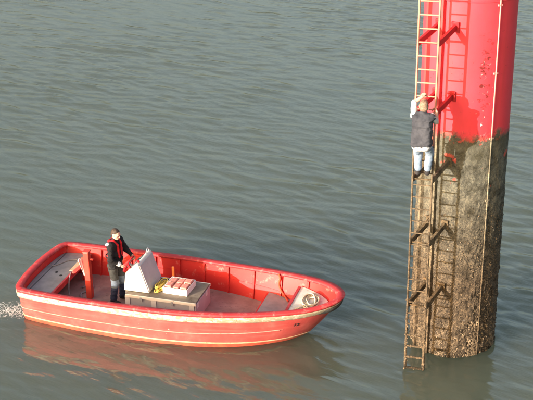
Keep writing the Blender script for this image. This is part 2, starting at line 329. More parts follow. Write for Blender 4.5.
# ---------------------------------------------------------------- mooring pile
def az(a, r, z=0.0): a = math.radians(a); return Vector((r * math.sin(a), -r * math.cos(a), z))     # 0 = towards -Y
pile = tag(empty('mooring_pile', PILE), 'thick red painted steel pile standing in the water, brown with marine growth below', 'pile')
def shaft():
    n = 260; zs = list(np.arange(-0.8, 5.2, 0.035)) + list(np.arange(5.25, 11.6, 0.25))
    V = []
    for z in zs:
        amp = np.interp(z, [0.0, 0.9, 2.0, 3.6, 4.6, 4.9], [0.050, 0.034, 0.024, 0.016, 0.010, 0.0015])
        for k in range(n):
            a = 2 * math.pi * k / n; p = Vector((math.cos(a) * RP, math.sin(a) * RP, z))
            d = noise.fractal(p * 5.0, 0.9, 2.0, 4) * 0.7 + abs(noise.noise(Vector((p.x*19,p.y*19,p.z*12)))) * 1.7 - 0.3
            if amp < 0.003: d = noise.noise(p * 1.5) * 1.5
            V.append((p.x * (1 + amp * d / RP), p.y * (1 + amp * d / RP), z))
    F = [(i * n + k, i * n + (k + 1) % n, (i + 1) * n + (k + 1) % n, (i + 1) * n + k) for i in range(len(zs) - 1) for k in range(n)]
    F.append(tuple((len(zs) - 1) * n + k for k in range(n)))
    return mesh('shaft', V, F, M['pile'], pile)
sh = shaft()
def barnacles():
    mb = MB(); r = random.Random(3)
    for _ in range(15000):
        z = 3.2 * r.random() ** 2.8 - 0.08; a = r.uniform(0, 360)
        if r.random() > 0.25 + 0.75 * max(0, min(1, 0.5 + 1.6 * noise.noise(Vector((a * 0.05, z * 3.0, 1.7))))): continue
        s = r.uniform(0.008, 0.026) * (1.25 if z < 0.8 else 0.8); h = s * r.uniform(0.25, 0.75)
        c = az(a, RP + 0.004, z); nrm = az(a, 1); t = Vector((-nrm.y, nrm.x, 0)); u = Vector((0, 0, 1))
        tip = nrm * h + t * r.uniform(-.4, .4) * s + u * r.uniform(-.5, .2) * s
        V = []; m = 6
        for k in range(m):
            b = 2 * math.pi * k / m + r.random() * .4; V.append(c - nrm * 0.02 + (t * math.cos(b) + u * math.sin(b)) * s * r.uniform(.8, 1.2))
        for k in range(m):
            b = 2 * math.pi * k / m; V.append(c + tip + (t * math.cos(b) + u * math.sin(b)) * s * 0.45)
        mb.add(V, [(k, (k + 1) % m, m + (k + 1) % m, m + k) for k in range(m)] + [tuple(range(m, 2 * m))])
    o = mb.build('barnacles', M['shell'], pile); o['kind'] = 'stuff'
barnacles()
MB().tube([az(26, RP + 0.022, z) for z in np.arange(-0.5, 11.4, 0.5)], 0.013, 8).build('conduit', M['rod'], pile, smooth=True)
for i in range(9):
    z = 0.9 + i * 1.25
    MB().box(az(26, RP + 0.014, z), (0.09, 0.03, 0.035), Matrix.Rotation(math.radians(26), 3, 'Z')).build('pipe_clip', M['rod'], pile, bevel=0.004)
MB().tube([az(a, RP + 0.004, 7.22) for a in range(0, 360, 4)], 0.010, 6, closed=True).build('weld_seam', M['pile'], pile, smooth=True)
for a in (-66, -43):
    Mz = Matrix.Rotation(math.radians(a), 3, 'Z'); mb = MB()
    mb.box(az(a, RP + 0.035, 5.4), (0.055, 0.09, 11.6), Mz); mb.build('guide_bar', M['bar'], pile, bevel=0.006)

# ---------------------------------------------------------------- ladder
LC = Vector((2.85, 19.32, 0)); LA = math.radians(-16.0)
LX = Vector((math.cos(LA), math.sin(LA), 0)); LN = Vector((-math.sin(LA), math.cos(LA), 0))   # along rung / into the pile
ladder = tag(empty('access_ladder', LC, LA), 'tall narrow steel ladder bracketed to the red pile, crusted towards the water', 'ladder')
HW = 0.178; RUNG0, RSP = 0.03, 0.2447
for s in (-1, 1):
    pts = []; rs = []
    mb = MB(); zs = list(np.arange(-0.12, 8.9, 0.06)); n = 8; V = []
    for z in zs:
        g = 0.010 * max(0, 1 - z / 1.6) if z < 1.6 else 0
        for k in range(n):
            b = 2 * math.pi * (k + .5) / n; q = 1.0 / max(abs(math.cos(b)), abs(math.sin(b)))
            e = g * (1 + 1.2 * noise.noise(Vector((z * 9, k * 1.3, s * 5)))) + (0.002 * noise.noise(Vector((z * 6, k, s))) if z < 4.6 else 0)
            V.append((s * HW + (0.0180 + e) * q * math.cos(b), (0.024 + e) * q * math.sin(b), z))
    F = [(i * n + k, i * n + (k + 1) % n, (i + 1) * n + (k + 1) % n, (i + 1) * n + k) for i in range(len(zs) - 1) for k in range(n)]
    F += [tuple(range(n))[::-1], tuple((len(zs) - 1) * n + k for k in range(n))]
    mesh('rail', V, F, M['ladder'], ladder, smooth=False)
for k in range(36):
    z = RUNG0 + RSP * k; g = 0.010 * max(0, 1 - z / 1.5)
    xs = np.linspace(-HW, HW, 9)
    MB().tube([(x, 0, z + (0.002 * noise.noise(Vector((x * 9, k * 3.1, 0))) if z < 4.6 else 0)) for x in xs],
              [0.0140 + g * (1 + noise.noise(Vector((x * 14, k * 2.3, 1)))) for x in xs], 8).build('rung', M['ladder'], ladder, smooth=True)
# brackets: two struts from the rails up and back to the pile, one cleat at each foot
WtoL = (Matrix.Translation(LC) @ Matrix.Rotation(LA, 4, 'Z')).inverted()
for zb in (6.62, 5.33, 4.05, 2.76, 1.42):
    br = None
    for s, a in ((-1, -50), (1, -27)):
        p0 = Vector((s * HW, 0.02, zb)); p1 = WtoL @ (PILE + az(a, RP - 0.03, zb + 0.15)); d = (p1 - p0); L = d.length; d.normalize()
        side = d.cross(Vector((0, 0, 1))).normalized(); upd = side.cross(d)
        Mr = Matrix((side, d, upd)).transposed()
        o = MB().box((p0 + p1) / 2, (0.055, L, 0.11), Mr).build('bracket_arm', M['pile_steel'], ladder, bevel=0.006)
        w = MB().box(p1 - d * 0.035, (0.15, 0.03, 0.20), Mr).build('mounting_plate', M['pile_steel'], o, bevel=0.006)
    p0 = Vector((-HW, 0.03, zb + 0.0)); p1 = Vector((HW, 0.03, zb + 0.0))
    MB().tube([p0, p1], 0.016, 8).build('bracket_tie', M['pile_steel'], ladder, smooth=True)
def crust():
    mb = MB(); r = random.Random(8)
    for _ in range(420):
        z = abs(r.gauss(0, 0.55)) - 0.02
        if z > 1.7: continue
        if r.random() < 0.72: c = Vector((r.choice((-1, 1)) * HW + r.gauss(0, .012), r.gauss(0, .016), z))
        else:
            k = r.randrange(0, 5); c = Vector((r.uniform(-HW, HW), r.gauss(0, .008), RUNG0 + RSP * k + r.gauss(0, .008)))
        s = r.uniform(.010, .022)
        b = bmesh.new(); bmesh.ops.create_icosphere(b, subdivisions=1, radius=s)
        V = [Vector((v.co.x * r.uniform(.7, 1.2), v.co.y * r.uniform(.7, 1.2), v.co.z * r.uniform(.7, 1.3))) + c for v in b.verts]
        F = [[v.index for v in f.verts] for f in b.faces]; b.free(); mb.add(V, F)
    o = mb.build('shell_crust', M['shell'], ladder); o['kind'] = 'stuff'
crust()

# ---------------------------------------------------------------- work boat (local: +X bow, +Y port, z up from the water)
BLOC = Vector((-5.001, 22.526, 0)); BANG = math.radians(-17.07)
boat = tag(empty('work_boat', BLOC, BANG), 'open red workboat with bluff bow, scuffed cream rubbing strake and white console', 'boat')
BM = Matrix.Translation(BLOC) @ Matrix.Rotation(BANG, 4, 'Z')
GC = [(-.12, 0), (-.10, .5), (-.03, .95), (.04, 1.10), (.18, 1.185), (.9, 1.235), (2.0, 1.25), (3.0, 1.24), (3.8, 1.19), (4.5, 1.11), (5.2, .99), (5.75, .85), (6.15, .71), (6.45, .545), (6.67, .345), (6.79, .16), (6.82, 0)]
WC = [(-.02, 0), (-.01, .45), (.0, .82), (.05, .94), (.2, 1.0), (.9, 1.1), (2.0, 1.185), (3.0, 1.185), (3.75, 1.13), (4.4, 1.0), (5.0, .80), (5.45, .56), (5.72, .36), (5.88, .20), (5.98, .09), (6.02, .03), (6.03, 0)]
def catmull(P, per):
    P = [np.array(p, float) for p in P]; Q = [P[0] * [1, -1] if False else np.array([P[1][0], -P[1][1]])] + P + [np.array([P[-2][0], -P[-2][1]])]
    out = []
    for i in range(1, len(Q) - 2):
        p0, p1, p2, p3 = Q[i - 1:i + 3]
        for k in range(per):
            t = k / per
            out.append(0.5 * ((2 * p1) + (-p0 + p2) * t + (2 * p0 - 5 * p1 + 4 * p2 - p3) * t * t + (-p0 + 3 * p1 - 3 * p2 + p3) * t ** 3))
    out.append(P[-1]); return out
PER = 6
gh = catmull(GC, PER); wh = catmull(WC, PER)
GL = np.array(gh + [p * [1, -1] for p in gh[-2:0:-1]]); WL = np.array(wh + [p * [1, -1] for p in wh[-2:0:-1]]); NL = len(GL)
def normals(P):
    d = np.roll(P, -1, 0) - np.roll(P, 1, 0); n = np.stack([-d[:, 1], d[:, 0]], 1); n /= np.linalg.norm(n, axis=1)[:, None]
    # outward
    c = np.array([3.2, 0]); s = np.sign(((P - c) * n).sum(1)); return n * s[:, None]
GN = normals(GL); WN = normals(WL)
def zg(x): return 0.78 + 0.20 * max(0.0, (x - 3.2) / 3.62) ** 1.8 + 0.02 * max(0, 1 - x / 1.5)
ZG = np.array([zg(x) for x in GL[:, 0]])
def ring(zfun, off):
    """loop on the hull side at height zfun(i) offset outward by off(i)"""
    out = []
    for i in range(NL):
        z = zfun(i) if callable(zfun) else zfun; o = off(i) if callable(off) else off
        f = z / ZG[i]
        if f >= 0: p = WL[i] + (GL[i] - WL[i]) * (f ** 0.85 if f < 1 else f); n = WN[i] * (1 - min(1, f)) + GN[i] * min(1, f)
        else: p = WL[i] + (WL[i] - np.array([3.0, 0])) * f * 0.22; n = WN[i]
        n = n / np.linalg.norm(n); q = p + n * o; out.append((q[0], q[1], z))
    return out
def loftloop(rings, close_profile=True):
    m = len(rings); V = [v for r in rings for v in r]; F = []
    for j in range(m if close_profile else m - 1):
        k = (j + 1) % m
        for i in range(NL): F.append((j * NL + i, j * NL + (i + 1) % NL, k * NL + (i + 1) % NL, k * NL + i))
    return V, F
def fixn(o):
    b = bmesh.new(); b.from_mesh(o.data); bmesh.ops.recalc_face_normals(b, faces=b.faces); b.to_mesh(o.data); b.free(); return o
# outer skin with bottom
rows = [ring((lambda i, f=f: ZG[i] * f), 0) for f in np.linspace(0.985, 0.0, 14)] + [ring(-0.12, -0.02), ring(-0.30, -0.14)]
V, F = loftloop(rows, False); F += [tuple((len(rows) - 1) * NL + i for i in range(NL))]
fixn(mesh('hull', V, F, M['hull'], boat))
# inner skin down to the deck
DZ = 0.15
rows = [ring((lambda i, f=f: DZ - 0.02 + (ZG[i] - DZ) * f), lambda i, f=f: -0.075 - 0.02 * (1 - f)) for f in np.linspace(0.985, 0.0, 8)]
V, F = loftloop(rows, False); inner = mesh('inner_skin', V, F, M['inner'], boat)
def strip_loop(loop, x0, x1):
    """polygon of the loop between two cross sections"""
    H = sorted([(p[0], p[1]) for p in loop if p[1] >= -1e-9], key=lambda q: 0)
    h = [(p[0], p[1]) for p in loop[:NL // 2 + 1]]
    port = []
    for (a, b) in zip(h[:-1], h[1:]):
        if x0 <= a[0] <= x1: port.append(a)
        for xc in (x0, x1):
            if (a[0] - xc) * (b[0] - xc) < 0:
                t = (xc - a[0]) / (b[0] - a[0]); port.append((xc, a[1] + (b[1] - a[1]) * t))
    if x0 <= h[-1][0] <= x1: port.append(h[-1])
    return port + [(x, -y) for x, y in port[::-1] if y > 1e-6]
def slab(name, z0, z1, x0, x1, off, mat, bevel=0.008, parent=boat):
    poly = strip_loop(ring((z0 + z1) / 2, off), x0, x1)
    return fixn(MB().prism(poly, z0, z1, lambda u, v, w: (u, v, w)).build(name, mat, parent, bevel=bevel))
slab('deck', DZ - 0.04, DZ, -1, 7, -0.085, M['deck'], bevel=0)
# gunwale cap
prof = [(-.125, -.03), (-.125, .012), (-.112, .024), (.012, .024), (.028, .012), (.032, -.02), (.026, -.045), (-.02, -.045)]
V, F = loftloop([ring((lambda i, b=b: ZG[i] + b), a) for a, b in prof]); fixn(mesh('gunwale', V, F, M['gunwale'], boat))
def belt(name, mat, zf, h, t, x0=-9, x1=9):
    prof = [(-.012, h), (t * .7, h), (t, h * .6), (t, -h * .6), (t * .7, -h), (-.012, -h)]
    V, F = loftloop([ring((lambda i, b=b: zf(i) + b), a) for a, b in prof])
    if x0 > -9 or x1 < 9: F = [f for f in F if all(x0 <= V[q][0] <= x1 for q in f)]
    return fixn(mesh(name, V, F, mat, boat))
belt('rubbing_strake', M['cream'], lambda i: ZG[i] - 0.115, 0.066, 0.038)
belt('side_moulding', M['line'], lambda i: 0.33 + 0.16 * max(0, (GL[i][0] - 3.4) / 3.4) ** 1.6, 0.011, 0.020, x1=5.75)
belt('boot_stripe', M['boot'], lambda i: 0.105, 0.016, 0.010)
bf = lambda i: min(1.0, max(0.0, (GL[i][0] - 6.42) / 0.30)) ** 0.7
V, F = loftloop([ring((lambda i, b=b: ZG[i] - 0.155 + b * (0.2 + 0.8 * bf(i))), (lambda i, a=a: -0.012 + (a + 0.012) * bf(i))) for a, b in ((-.012, .06), (.05, .06), (.078, .035), (.085, 0), (.078, -.045), (.05, -.075), (-.012, -.075))])
F = [f for f in F if all(GL[q % NL][0] > 6.40 for q in f)]
fixn(mesh('bow_fender', V, F, M['rubber'], boat))
# inner frames and stringer
def inner_at(x, side, z, inset):
    lp = ring(z, -0.075 - inset)
    h = lp[:NL // 2 + 1]
    for a, b in zip(h[:-1], h[1:]):
        if a[0] <= x <= b[0] and a[1] > 0.02:
            t = (x - a[0]) / max(1e-9, b[0] - a[0]); return Vector((x, (a[1] + (b[1] - a[1]) * t) * side, z))
    return Vector((x, 0.1 * side, z))
for x in (0.95, 1.68, 2.26, 2.84, 3.42, 4.0, 4.62, 5.28, 5.92):
    for side in (-1, 1):
        mb = MB(); zz = np.linspace(DZ, zg(x) - 0.03, 5)
        V = []
        for z in zz:
            for dx, ins in ((-.02, -.03), (.02, -.03), (.02, .045), (-.02, .045)):
                p = inner_at(x + dx, side, z, ins); V.append(p)
        F = [(i * 4 + k, i * 4 + (k + 1) % 4, i * 4 + 4 + (k + 1) % 4, i * 4 + 4 + k) for i in range(4) for k in range(4)] + [(3, 2, 1, 0), (16, 17, 18, 19)]
        fixn(mb.add(V, F).build('frame_rib', M['inner'], boat, bevel=0.004))
for side in (-1, 1):
    V = []; xs = np.linspace(0.7, 5.9, 40)
    for x in xs:
        for dz, ins in ((-.012, -.02), (.012, -.02), (.012, .018), (-.012, .018)): V.append(inner_at(x, side, 0.47 + dz, ins))
    F = [(i * 4 + k, i * 4 + (k + 1) % 4, i * 4 + 4 + (k + 1) % 4, i * 4 + 4 + k) for i in range(len(xs) - 1) for k in range(4)]
    fixn(mesh('stringer', V, F, M['inner'], boat, smooth=False))
# stern platform: grey lid, red front beam, timber cap, two finger holes
plat = slab('stern_platform', 0.57, 0.615, -1, 0.66, -0.09, M['grey'])
for (x, y) in ((0.34, 0.10), (0.50, -0.02)):
    MB().tube([(x, y, 0.600), (x, y, 0.6185)], 0.035, 14).build('finger_hole', M['dark'], plat, smooth=False)
yw = inner_at(0.68, 1, 0.58, 0.012).y
MB().box((0.69, 0, 0.575), (0.05, 2 * yw, 0.13)).build('front_beam', M['gunwale'], boat, bevel=0.008)
MB().box((0.685, 0.60, 0.655), (0.13, 0.86, 0.025)).build('timber_cap', M['wood'], boat, bevel=0.005)
for y in (-0.72, 0.72): MB().box((0.67, y, 0.33), (0.05, 0.07, 0.36)).build('platform_leg', M['inner'], boat, bevel=0.006)
# towing post
post = MB().box((1.16, 0.0, 0.71), (0.13, 0.13, 1.12)).build('towing_post', M['orange'], boat, bevel=0.014)
MB().tube([(1.03, 0.0, 1.10), (1.30, 0.0, 1.10)], 0.026, 12).build('cross_pin', M['orange'], post, smooth=True)
MB().box((1.16, 0.0, 1.285), (0.15, 0.15, 0.025)).build('post_cap', M['orange'], post, bevel=0.008)
bp = MB().prism([(0.69, 0.60), (0.80, 0.66), (1.13, 0.98), (1.13, 1.06), (0.73, 0.70)], -0.035, 0.035, lambda u, v, w: (u, w + 0.12, v)).build('post_brace', M['inner'], boat, bevel=0.006); fixn(bp)
# engine box
BX0, BX1, BY0, BY1, BZ = 2.20, 3.77, -0.40, 0.50, 0.60
eb = MB().box(((BX0 + BX1) / 2, (BY0 + BY1) / 2, (DZ + BZ - 0.03) / 2), (BX1 - BX0 - 0.05, BY1 - BY0 - 0.05, BZ - DZ - 0.03))
ebo = eb.build('engine_box', M['box_grey'], boat, bevel=0.01)
lid = MB().box(((BX0 + BX1) / 2, (BY0 + BY1) / 2, BZ - 0.012), (BX1 - BX0, BY1 - BY0, 0.028)).build('box_lid', M['box_top'], ebo, bevel=0.006)
MB().box(((BX0 + BX1) / 2, BY0 - 0.012, BZ - 0.030), (BX1 - BX0 + 0.02, 0.026, 0.066)).build('lid_edge', M['edge'], ebo, bevel=0.006)
MB().box(((BX0 + BX1) / 2, BY1 + 0.012, BZ - 0.030), (BX1 - BX0 + 0.02, 0.026, 0.066)).build('lid_edge', M['edge'], ebo, bevel=0.006)
for x in (2.23, 2.83, 3.68): 
    for y in (BY0 + 0.010, BY1 - 0.010): MB().box((x, y, 0.355), (0.11, 0.034, 0.40)).build('corner_post', M['white'], ebo, bevel=0.006)
for x0, x1 in ((2.29, 2.77), (2.89, 3.62)):
    MB().box(((x0 + x1) / 2, BY0 + 0.020, 0.35), (x1 - x0, 0.018, 0.36)).build('side_panel', M['box_grey'], ebo, bevel=0.005)
MB().box((BX1 - 0.012, (BY0 + BY1) / 2, 0.345), (0.03, BY1 - BY0 - 0.02, 0.40)).build('end_panel', M['box_front'], ebo, bevel=0.008)
for y in (-0.29, 0.26): MB().box((BX1 + 0.006, y, 0.50), (0.012, 0.10, 0.12)).build('end_label', M['white'], ebo, bevel=0.003)
# steering console
prof = [(2.10, BZ + 0.004), (2.68, BZ + 0.004), (2.47, 1.26), (2.42, 1.27), (2.16, 1.02)]
con = fixn(MB().prism(prof, -0.27, 0.47, lambda u, v, w: (u, w, v)).build('console', M['white'], boat, bevel=0.018, seg=3))
fixn(MB().prism([(2.675, .66), (2.655, .66), (2.470, 1.215), (2.490, 1.222)], -0.245, 0.445, lambda u, v, w: (u + 0.008, w, v)).build('shade_grey_front', M['box_grey'], con, bevel=0.004))  # shade on the console's forward face, put into this grey colour
fixn(MB().box((2.21, 0.1, 0.40), (0.20, 0.66, 0.42)).build('console_foot', M['box_grey'], con, bevel=0.01))
dash = fixn(MB().prism([(2.20, 1.043), (2.40, 1.245), (2.392, 1.253), (2.192, 1.051)], -0.20, 0.40, lambda u, v, w: (u, w, v)).build('dash_panel', M['dark'], con, bevel=0.002))
for y in (-0.12, 0.0, 0.30):
    c = Vector((2.30, y, 1.148)); n = Vector((-.71, 0, .71)); MB().tube([c, c + n * 0.012], 0.04, 16).build('gauge', M['metal'], dash, smooth=False)
wc = Vector((2.085, 0.10, 1.06)); wn_ = Vector((-.86, 0, .5)).normalized(); wu = Vector((.5, 0, .86)); wv = Vector((0, 1, 0))
wheel = MB().tube([wc + (wu * math.cos(a) + wv * math.sin(a)) * 0.19 for a in np.linspace(0, 2 * math.pi, 36, endpoint=False)], 0.017, 8, closed=True).build('steering_wheel', M['red_web'], con, smooth=True)
mb = MB()
for a in (0.5, 2.6, 4.7): mb.tube([wc, wc + (wu * math.cos(a) + wv * math.sin(a)) * 0.185], 0.011, 6)
mb.tube([wc - wn_ * -0.01, wc - wn_ * 0.13], 0.03, 10); mb.build('wheel_spokes', M['metal'], wheel)
mb = MB(); mb.tube([Vector((2.44, 0.34 + 0.09 * math.cos(a), 1.25 + 0.10 * math.sin(a))) for a in np.linspace(0, math.pi, 14)], 0.014, 8); mb.build('grab_loop', M['metal'], con, smooth=True)
MB().tube([(2.43, -0.16, 1.25), (2.43, -0.16, 1.30)], 0.03, 12).build('switch_knob', M['red_web'], con)
MB().box((2.20, -0.10, 1.09), (0.03, 0.04, 0.16), Matrix.Rotation(-0.5, 3, 'Y')).build('throttle_lever', M['red_web'], con, bevel=0.006)
for x in (2.95, 3.45): MB().tube([(x - 0.05, BY1 - 0.02, BZ + 0.010), (x + 0.05, BY1 - 0.02, BZ + 0.010)], 0.012, 8).build('hinge', M['metal'], ebo, smooth=True)
for x in (2.55, 3.25): MB().box((x, BY0 - 0.028, 0.53), (0.05, 0.014, 0.09)).build('latch', M['metal'], ebo, bevel=0.004)
MB().tube([(2.62, 0.40, 0.64), (2.72, 0.44, 0.625), (2.82, 0.42, 0.62), (2.90, 0.46, 0.618), (3.2, 0.47, 0.618)], 0.011, 6).build('cable', M['rubber'], con, smooth=True)
# orange upright on the port side of the box
up = MB().box((2.96, 0.45, 0.765), (0.055, 0.04, 0.33)).build('orange_upright', paint('bright_orange_paint', (0.78, 0.20, 0.05), (0.7, 0.15, 0.04), 9), boat, bevel=0.008)
# bow: low plate, riser, foredeck
slab('bow_step', 0.36, 0.40, 5.0, 5.74, -0.09, M['grey'])
ys = inner_at(5.0, 1, 0.28, 0.02).y; MB().box((4.985, 0, 0.275), (0.03, 2 * ys, 0.25)).build('step_riser', M['inner'], boat, bevel=0.005)
fd = slab('foredeck', 0.70, 0.735, 5.76, 6.62, -0.10, M['foredeck'])
ys = inner_at(5.75, 1, 0.55, 0.02).y; MB().box((5.75, 0, 0.56), (0.03, 2 * ys, 0.33)).build('foredeck_riser', M['inner'], boat, bevel=0.006)
MB().box((5.745, 0, 0.742), (0.06, 2 * ys + 0.02, 0.022)).build('foredeck_edge', M['gunwale'], boat, bevel=0.006)
cl = MB().box((5.60, -0.40, 0.47), (0.10, 0.10, 0.15)).build('bow_cleat', M['inner'], boat, bevel=0.008)
MB().tube([(5.45, -0.40, 0.545), (5.72, -0.40, 0.545)], 0.022, 8).build('cleat_horn', M['white'], cl, smooth=True)
# bow number 12 on the starboard side
def number(txt, x, z, h):
    fc = bpy.data.curves.new('bow_number', 'FONT'); fc.body = txt; fc.size = h; fc.extrude = 0.004; fc.align_x = 'CENTER'
    t = bpy.data.objects.new('tmp', fc); COL.objects.link(t); dg = bpy.context.evaluated_depsgraph_get()
    me = bpy.data.meshes.new_from_object(t.evaluated_get(dg)); bpy.data.objects.remove(t)
    lp = ring(z, 0.0); st = [lp[i] for i in range(NL // 2, NL)]
    b = min(range(len(st) - 1), key=lambda i: abs(st[i][0] - x)); p = Vector(st[b]); tn = (Vector(st[b]) - Vector(st[b + 1])).normalized()
    lp2 = ring(z + 0.1, 0.0); u = (Vector(lp2[NL // 2 + b]) - p).normalized(); n = tn.cross(u).normalized(); 
    me.transform(Matrix(((tn.x, u.x, n.x, p.x + n.x * .008), (tn.y, u.y, n.y, p.y + n.y * .008), (tn.z, u.z, n.z, p.z + n.z * .008), (0, 0, 0, 1))))
    me.materials.append(M['ink']); o = bpy.data.objects.new('bow_number', me); COL.objects.link(o); o.parent = boat; return o
number('12', 5.98, 0.50, 0.125)

# ---------------------------------------------------------------- loose things in the boat
def inboat(name, loc, label, cat, group=None, rz=0.0):
    return tag(empty(name, BM @ Vector(loc), BANG + rz), label, cat, group)
cr = inboat('tray', (3.235, 0.08, BZ + 0.004), 'white shallow tray of pink blocks on the grey engine box', 'tray', rz=math.radians(-2))
mb = MB(); MB().box((0, 0, 0.012), (0.54, 0.50, 0.020)).build('tray_base', M['tray'], cr, bevel=0.003)
for y in (-0.245, 0.245): MB().box((0, y, 0.075), (0.55, 0.016, 0.146)).build('tray_side', M['tray'], cr, bevel=0.004)
for x in (-0.268, 0.268): MB().box((x, 0, 0.073), (0.014, 0.474, 0.142)).build('tray_side', M['tray'], cr, bevel=0.004)
for i in range(3):
    for j in range(2):
        p = cr.matrix_basis @ Vector((-0.172 + 0.172 * i, -0.112 + 0.224 * j, 0.023))
        b = MB().box((0, 0, 0.074), (0.148 + random.uniform(-.012, .008), 0.198 + random.uniform(-.014, .010), 0.148)).build('block', M['brick'], None, bevel=0.016)
        b.scale.z = random.uniform(0.9, 1.08); b.location = p; b.rotation_euler = (0, 0, BANG + random.uniform(-.10, .10))
        tag(b, 'pink rectangular block packed in the white tray', 'block', 'blocks in the white tray')
def coil(pts, r, mat, n=7):
    """rope laid as a wobbling tube"""
    return MB().tube(pts, r, n)
def rope_pile(name, c, R, turns, r, mat, label, rise, sx=1.0, sy=1.0, seed=1, tail=None):
    rr = random.Random(seed); pts = []; n = turns * 22
    for i in range(n):
        a = 2 * math.pi * i / 22; q = R * (0.62 + 0.38 * math.sin(i * 0.37 + seed) * 0.6 + 0.25 * noise.noise(Vector((i * 0.11, seed, 0))))
        pts.append(BM @ Vector((c[0] + sx * q * math.cos(a), c[1] + sy * q * math.sin(a), c[2] + r + rise * (0.5 + 0.5 * math.sin(a * 0.5 + i * 0.05)) * (i / n))))
    if tail: pts += [BM @ Vector(t) for t in tail]
    o = MB().tube(pts, r, 7).build(name, mat, None, smooth=True)
    return tag(o, label, 'rope')
rope_pile('rope_coil', (2.825, 0.06, BZ + 0.003), 0.16, 9, 0.012, M['rope_y'], 'tangled yellow rope between the console and the white tray', 0.15, 0.75, 1.9, 2)
rope_pile('rope_coil', (6.14, 0.06, 0.738), 0.33, 7, 0.015, M['rope_c'], 'cream rope coiled on the pale foredeck at the bow', 0.06, 0.62, 1.15, 5, [(6.0, -.25, .755), (5.9, -.34, .755)])
def rope(name, pts, r, mat, label):
    P = [np.array(p, float) for p in pts]; Q = [2 * P[0] - P[1]] + P + [2 * P[-1] - P[-2]]; out = []
    for i in range(1, len(Q) - 2):
        p0, p1, p2, p3 = Q[i - 1:i + 3]
        for k in range(10):
            t = k / 10; out.append(BM @ Vector(0.5 * ((2 * p1) + (-p0 + p2) * t + (2 * p0 - 5 * p1 + 4 * p2 - p3) * t * t + (-p0 + 3 * p1 - 3 * p2 + p3) * t ** 3)))
    out.append(BM @ Vector(P[-1]))
    return tag(MB().tube(out, r, 7).build(name, mat, None, smooth=True), label, 'rope')
rope('mooring_line', [(.12, .30, .66), (.16, .34, .632), (.24, .46, .63), (.38, .68, .63), (.56, .72, .63), (.62, .40, .635), (.70, .08, .655), (.74, -.1, .60), (.77, -.22, .40), (.82, -.3, .17)], 0.013, M['rope_g'], 'grey line laid over the stern platform and hanging off its front beam')
rope('hanging_rope', [(5.22, .83, .87), (5.26, .80, .78), (5.24, .78, .66), (5.30, .74, .52), (5.42, .66, .42), (5.52, .50, .415)], 0.020, M['rope_o'], 'orange red rope hanging from the gunwale down to the bow step')
rope('deck_rope', [(.80, .35, .17), (.95, .55, .168), (1.05, .3, .168), (.9, .1, .168), (1.0, -.15, .17), (.85, -.3, .17)], 0.022, M['rope_g'], 'dark rope lying on the deck under the stern platform edge')
# white rag hung on the post
def rag():
    V = []; nu, nv = 14, 14
    for j in range(nv):
        v = j / (nv - 1); w = 0.15 * (1 - 0.72 * v)
        for i in range(nu):
            u = i / (nu - 1) - 0.5
            V.append((-0.115 + 0.018 * math.sin(u * 22 + v * 2) - 0.02 * (1 - v) + 0.03 * v, u * w * 2 - 0.01, 0.92 - 0.40 * v - 0.03 * math.cos(u * 9) * (1 - v)))
    F = [(j * nu + i, j * nu + i + 1, (j + 1) * nu + i + 1, (j + 1) * nu + i) for j in range(nv - 1) for i in range(nu - 1)]
    o = mesh('rag', V, F, M['cloth']); s = o.modifiers.new('thick', 'SOLIDIFY'); s.thickness = 0.008
    o.location = BM @ Vector((1.16, 0.0, 0.15)); o.rotation_euler = (0, 0, BANG - 0.5)
    tag(o, 'white stained rag hanging on the orange towing post', 'rag')
rag()
# wash at the stern
def foammat():
    m, nt, bs = newmat('white_foam'); bs.inputs['Base Color'].default_value = (0.62, 0.63, 0.60, 1); bs.inputs['Roughness'].default_value = 0.8
    tc = nt.nodes.new('ShaderNodeTexCoord'); sp = nt.nodes.new('ShaderNodeSeparateXYZ'); nt.links.new(tc.outputs['Object'], sp.inputs[0])
    rx = math_(nt, 'DIVIDE', math_(nt, 'ADD', sp.outputs[0], 0.40), 0.62); ry = math_(nt, 'DIVIDE', math_(nt, 'ADD', sp.outputs[1], 0.74), 0.34)
    d = math_(nt, 'SQRT', math_(nt, 'ADD', math_(nt, 'MULTIPLY', rx, rx), math_(nt, 'MULTIPLY', ry, ry)))
    v = nt.nodes.new('ShaderNodeTexVoronoi'); v.inputs['Scale'].default_value = 17; v.feature = 'DISTANCE_TO_EDGE'; nt.links.new(tc.outputs['Object'], v.inputs['Vector'])
    lace = math_(nt, 'MULTIPLY', maprange(nt, v.outputs[0], 0.16, 0.02), 0.30)
    n = math_(nt, 'ADD', math_(nt, 'SUBTRACT', tex(nt, 7, 9, 0.72), math_(nt, 'MULTIPLY', d, 0.34)), lace)
    nt.links.new(ramp(nt, n, [(0.40, 0.0), (0.62, 0.95)]), bs.inputs['Alpha'])
    nt.links.new(bump(nt, tex(nt, 40, 6, 0.7), 0.8, 0.02), bs.inputs['Normal']); return m
def foam():
    """thin lacy sheet of wash lying on the water, following its waves"""
    nx, ny = 70, 60; V = []; F = []; R2 = Matrix.Rotation(BANG, 4, 'Z')
    for j in range(ny):
        for i in range(nx):
            x = -1.35 + 1.40 * i / (nx - 1); y = -1.25 + 1.0 * j / (ny - 1); p = BM @ Vector((x, y, 0)); h = wz(p.x, p.y)
            V.append((x, y, h + 0.006 + 0.012 * max(0, noise.noise(Vector((x * 9, y * 9, 2))))))
    F = [(j * nx + i, j * nx + i + 1, (j + 1) * nx + i + 1, (j + 1) * nx + i) for j in range(ny - 1) for i in range(nx - 1)]
    o = mesh('foam', V, F, foammat()); o.location = BLOC; o.rotation_euler = (0, 0, BANG)
    o['kind'] = 'stuff'; tag(o, 'patch of white foam on the water behind the boat stern', 'foam')
foam()

